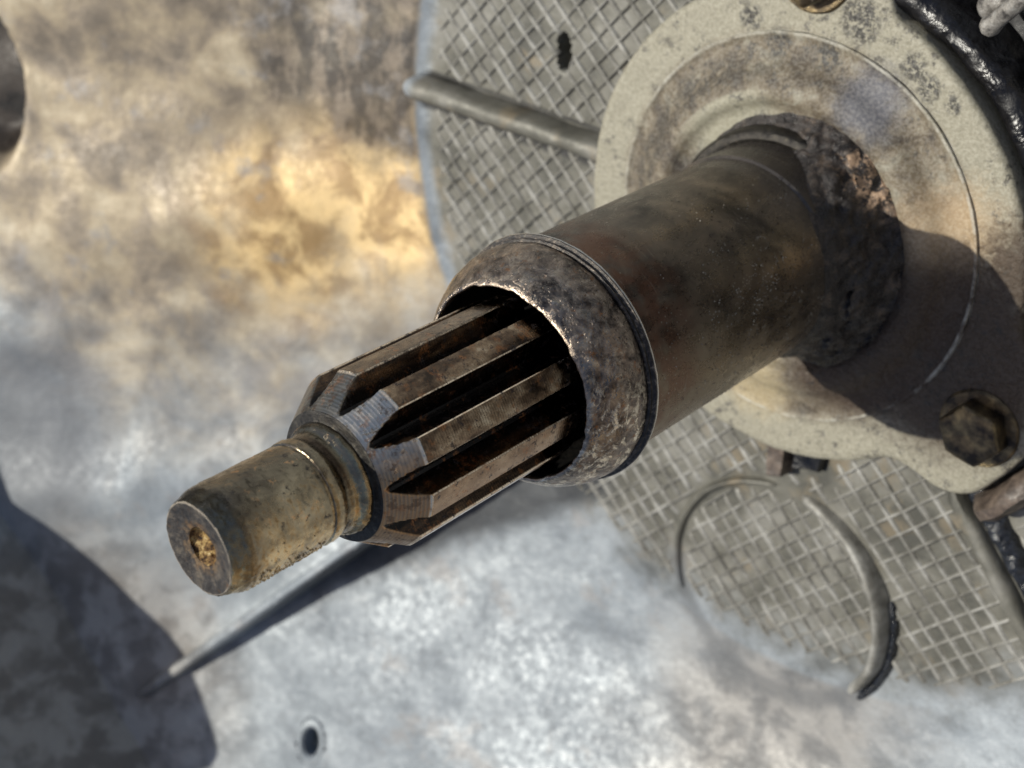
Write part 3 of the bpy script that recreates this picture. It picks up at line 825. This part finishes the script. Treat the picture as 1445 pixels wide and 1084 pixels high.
# seal lip and turned-in collar at the sleeve mouth
lip = [(1.98, 7.235), (2.12, 7.24), (2.17, 7.255), (2.185, 7.285), (2.17, 7.32), (2.125, 7.335), (2.11, 7.35), (2.12, 7.375), (2.125, 7.40), (2.10, 7.42), (2.05, 7.425), (2.0, 7.43)]
finish('seal_ring', lathe(lip, 300, 0.02, 0.006, 6), M['seal'], cover, 40, CZ)


def collar_fn(p, r, z, t):
    k = noise.noise(p * 3.2) * 0.014 + noise.noise(p * 9) * 0.006
    q = Vector((math.cos(t), math.sin(t), 0))
    p = p + q * k
    if z > 8.25:                                   # ragged, chewed edge
        e = noise.noise(Vector((q.x * 6, q.y * 6, 1))) * 0.018 + noise.noise(Vector((q.x * 17, q.y * 17, 4))) * 0.012
        p -= q * e; p.z += e * 0.8
    return p


col = [(2.03, 7.40), (2.09, 7.46), (2.10, 7.58), (2.075, 7.76), (2.02, 7.95), (1.93, 8.13), (1.83, 8.29), (1.74, 8.41), (1.69, 8.455), (1.665, 8.45), (1.65, 8.41), (1.65, 8.32)]
finish('collar', lathe(col, 320, 0.035, 0, 0, collar_fn), M['collar'], cover, 60, CZ)
finish('bore', lathe([(1.651, 8.325), (1.70, 8.18), (1.80, 7.9), (1.82, 7.5), (1.80, 5.0), (0.9, 4.95)], 160, 0.2, 0.01, 4), M['inside'], cover, 60, CZ)

# ------------------------------------------------------------------ input shaft
shaft = thing('splined_shaft', 'worn steel splined shaft with a bronzed pilot tip poking out of the sleeve', 'shaft', (0, 0, 4.9))
SZ = (0, 0, 4.9)
finish('core', lathe([(0.4, 4.9), (1.0, 5.0), (1.0, 12.0), (0.9, 12.1)], 120, 0.3), M['inside'], shaft, 40, SZ)
TOPR, ROOT, Z1, Z2, RS = 1.42, 1.045, 11.56, 12.17, 1.025


def tooth_r(th):
    """radius of the toothed outline at an angle th (degrees) from the middle of a tooth"""
    a = abs(th)
    if a < 7.5: return TOPR
    if a < 8.3: return TOPR - 0.018 * (a - 7.5) / 0.8
    pts = [(8.3, TOPR - 0.018), (9.5, 1.29), (11.5, 1.185), (14.0, 1.105), (15.5, 1.065), (18.0, ROOT)]
    for (a0, r0), (a1, r1) in zip(pts, pts[1:]):
        if a <= a1: return r0 + (r1 - r0) * (a - a0) / (a1 - a0)
    return ROOT


ths = sorted(set([round(x, 3) for x in [-18, -17, -16.2, -15.5, -14.9, -14.4, -14, -12.5, -11, -9.5, -8.3, -7.5, -6.8] + [-6 + i for i in range(13)] + [6.8, 7.5, 8.3, 9.5, 11, 12.5, 14, 14.4, 14.9, 15.5, 16.2, 17, 18]]))
zs = [8.02, 8.03, 8.06, 8.12, 8.2] + [8.3 + i * 0.12 for i in range(27)] + [Z1 - 0.02, Z1] + [Z1 + (Z2 - Z1) * i / 40 for i in range(1, 41)]
bm = bmesh.new(); rows = []
for i, z in enumerate(zs):
    row = []
    for th in ths:
        r = tooth_r(th)
        if z > Z1: r = min(r, TOPR + (RS - TOPR) * (z - Z1) / (Z2 - Z1))
        if i == 0: r = 0.98
        elif i == 1: r = min(r, 1.30)
        elif i == 2: r = min(r, 1.365)
        elif i == 3: r = min(r, 1.40)
        t = R(th)
        row.append(Vector((r * math.cos(t), r * math.sin(t), z - 4.9)))
    rows.append(row)
tooth = None
for k in range(10):
    if k == 0:
        tooth = finish('spline', grid(rows, closed=False), M['spline'], shaft, 24)
        o = tooth
    else:
        o = tooth.copy(); COL.objects.link(o); o.parent = shaft
    o.rotation_euler.z = R(28 + 36 * k)
finish('shoulder', lathe([(1.026, 12.155), (1.022, 12.175), (1.00, 12.19), (0.93, 12.195), (0.88, 12.20), (0.86, 12.215)], 256, 0.02, 0.004, 9), M['shoulder'], shaft, 30, SZ)
stub = [(0.865, 12.20), (0.87, 12.24), (0.86, 12.29), (0.83, 12.34), (0.79, 12.38), (0.765, 12.44), (0.755, 12.54), (0.765, 12.60), (0.785, 12.64), (0.80, 12.68), (0.80, 12.78), (0.79, 12.82),
        (0.765, 12.835), (0.76, 12.87), (0.78, 12.89), (0.785, 12.93), (0.785, 14.22), (0.775, 14.30), (0.755, 14.36), (0.70, 14.535), (0.685, 14.57)]


def stub_fn(p, r, z, t):
    a = noise.noise(p * 7) * 0.007 + noise.noise(p * 19) * 0.005
    lo = max(0, math.cos(t - R(-65)))                       # gritty build-up along the lower flank
    g = max(0, noise.noise(p * 13)) * 0.028 * lo ** 2
    q = Vector((math.cos(t), math.sin(t), 0))
    return p + q * (a + g)


finish('pilot', lathe(stub, 320, 0.022, 0, 0, stub_fn), M['stub'], shaft, 26, SZ)
face = finish('end_face', lathe([(0.687, 14.565), (0.675, 14.582), (0.62, 14.575), (0.5, 14.55), (0.38, 14.53), (0.32, 14.52), (0.285, 14.505)], 256, 0.02, 0.010, 8), M['face'], shaft, 45, SZ)


def hole_fn(p, r, z, t):
    if r < 0.05: return p
    q = Vector((math.cos(t), math.sin(t), 0))
    return p + q * (noise.noise(p * 5 + Vector((3, 1, 7))) * 0.10 + 0.02 * math.cos(2 * t)) * min(1, (14.56 - z) * 6) + Vector((0, 0, noise.noise(p * 11) * 0.04)) * min(1, (14.5 - z) * 8)


finish('centre_hole', lathe([(0.287, 14.508), (0.27, 14.46), (0.245, 14.40), (0.20, 14.33), (0.10, 14.28), (0.001, 14.27)], 120, 0.02, 0, 0, hole_fn), M['hole'], shaft, 60, SZ)

# ------------------------------------------------------------------ bolts
def bolt(az, dist, label, tilt):
    t = R(az); c = Vector((dist * math.cos(t), dist * math.sin(t), 0.0))
    b = thing('bolt', label, 'bolt', c, 'hex bolts round the bearing cover')
    bm = lathe([(0.80, -0.02), (0.80, 0.03), (0.76, 0.07), (0.4, 0.08)], 64, 0.1, 0.012, 3)
    finish('washer', bm, M['bolt'], b, 40)
    rows = []
    for s, z in ((0.98, 0.05), (1.0, 0.08), (1.0, 0.40), (0.97, 0.445), (0.90, 0.48), (0.6, 0.50), (0.3, 0.485), (0.02, 0.48)):
        row = []
        for j in range(96):
            a = 2 * math.pi * j / 96
            hx = 0.56 / math.cos(((a + tilt) % (math.pi / 3)) - math.pi / 6)
            rd = min(hx, 0.64) if s > 0.9 else 0.58
            p = Vector((rd * s * math.cos(a), rd * s * math.sin(a), z))
            row.append(p + noise.noise_vector((p + c) * 4) * 0.02)
        rows.append(row)
    bm = grid(rows); bmesh.ops.holes_fill(bm, edges=[e for e in bm.edges if e.is_boundary])
    finish('head', bm, M['bolt'], b, 45)


bolt(-31.0, 5.32, 'oily bronze hex bolt on the cream cover at lower right, below the dark stain and sleeve shadow', 0.2)
bolt(89.0, 5.22, 'dark hex bolt cut by the top edge of the photo, above the cover', 0.5)

# ------------------------------------------------------------------ rod over the sludge at upper right
A = unp(1392, 42, 0.3); B = unp(1475, -22, 0.3) + Vector((0, 0, 0.5))
rod = thing('steel_rod', 'blunt grey steel rod sticking in over the black sludge at upper right', 'rod', A)
d = (B - A).normalized(); L = (B - A).length * 1.6
bm = lathe([(0.0, -0.02), (0.10, 0.0), (0.165, 0.05), (0.18, 0.12), (0.165, 0.2), (0.15, 0.26), (0.15, L)], 48, 0.1, 0.016, 5)
bmesh.ops.transform(bm, matrix=d.to_track_quat('Z', 'Y').to_matrix().to_4x4(), verts=bm.verts)
finish('shank', bm, M['rod'], rod, 60)
A2 = unp(1408, 2, 0.0)
bm = lathe([(0.0, -0.3), (0.22, -0.28), (0.26, -0.2), (0.26, 0.2), (0.2, 0.28), (0.0, 0.3)], 40, 0.1, 0.02, 5)
bmesh.ops.transform(bm, matrix=Matrix.Translation(A2 - A) @ d.to_track_quat('Z', 'Y').to_matrix().to_4x4(), verts=bm.verts)
finish('end_knob', bm, M['rod'], rod, 60)


# ------------------------------------------------------------------ grit stuck to the oily steel
def grit(name, parent, off, spots, mat):
    bm = bmesh.new()
    for p, q in spots:
        vs = [bm.verts.new(p + noise.random_unit_vector() * 0.0 + Vector(d) * q * random.uniform(0.7, 1.3)) for d in ((1, 0, 0), (-1, 0, 0), (0, 1, 0), (0, -1, 0), (0, 0, 1), (0, 0, -1))]
        for a, b, c in ((0, 2, 4), (2, 1, 4), (1, 3, 4), (3, 0, 4), (2, 0, 5), (1, 2, 5), (3, 1, 5), (0, 3, 5)): bm.faces.new((vs[a], vs[b], vs[c]))
    o = finish(name, bm, mat, parent, 180, off); o['kind'] = 'stuff'
    return o


def on_cyl(r, a, z): return Vector((r * math.cos(R(a)), r * math.sin(R(a)), z))


g = NT('pale_grit'); g.done(g.ramp(g.noise(2.5, 2), [(0.42, (0.03, 0.025, 0.02)), (0.52, (0.16, 0.13, 0.10)), (0.62, (0.5, 0.46, 0.38))]), 0.5)
sp = []
for _ in range(1500):
    z = random.gauss(3.6, 1.2); a = random.gauss(12, 26)
    if 1.9 < z < 6.9: sp.append((on_cyl(2.0, a, z), random.uniform(0.006, 0.017)))
for _ in range(160): sp.append((on_cyl(2.0, random.uniform(-45, 125), random.uniform(1.9, 7.1)), random.uniform(0.006, 0.014)))
grit('grit', cover, CZ, sp, g.m)
sp = []
for _ in range(420): sp.append((on_cyl(0.785 + random.uniform(0, 0.012), random.gauss(-52, 16), random.uniform(12.95, 14.25)), random.uniform(0.008, 0.022)))
grit('grit', shaft, SZ, sp, M['stub'])
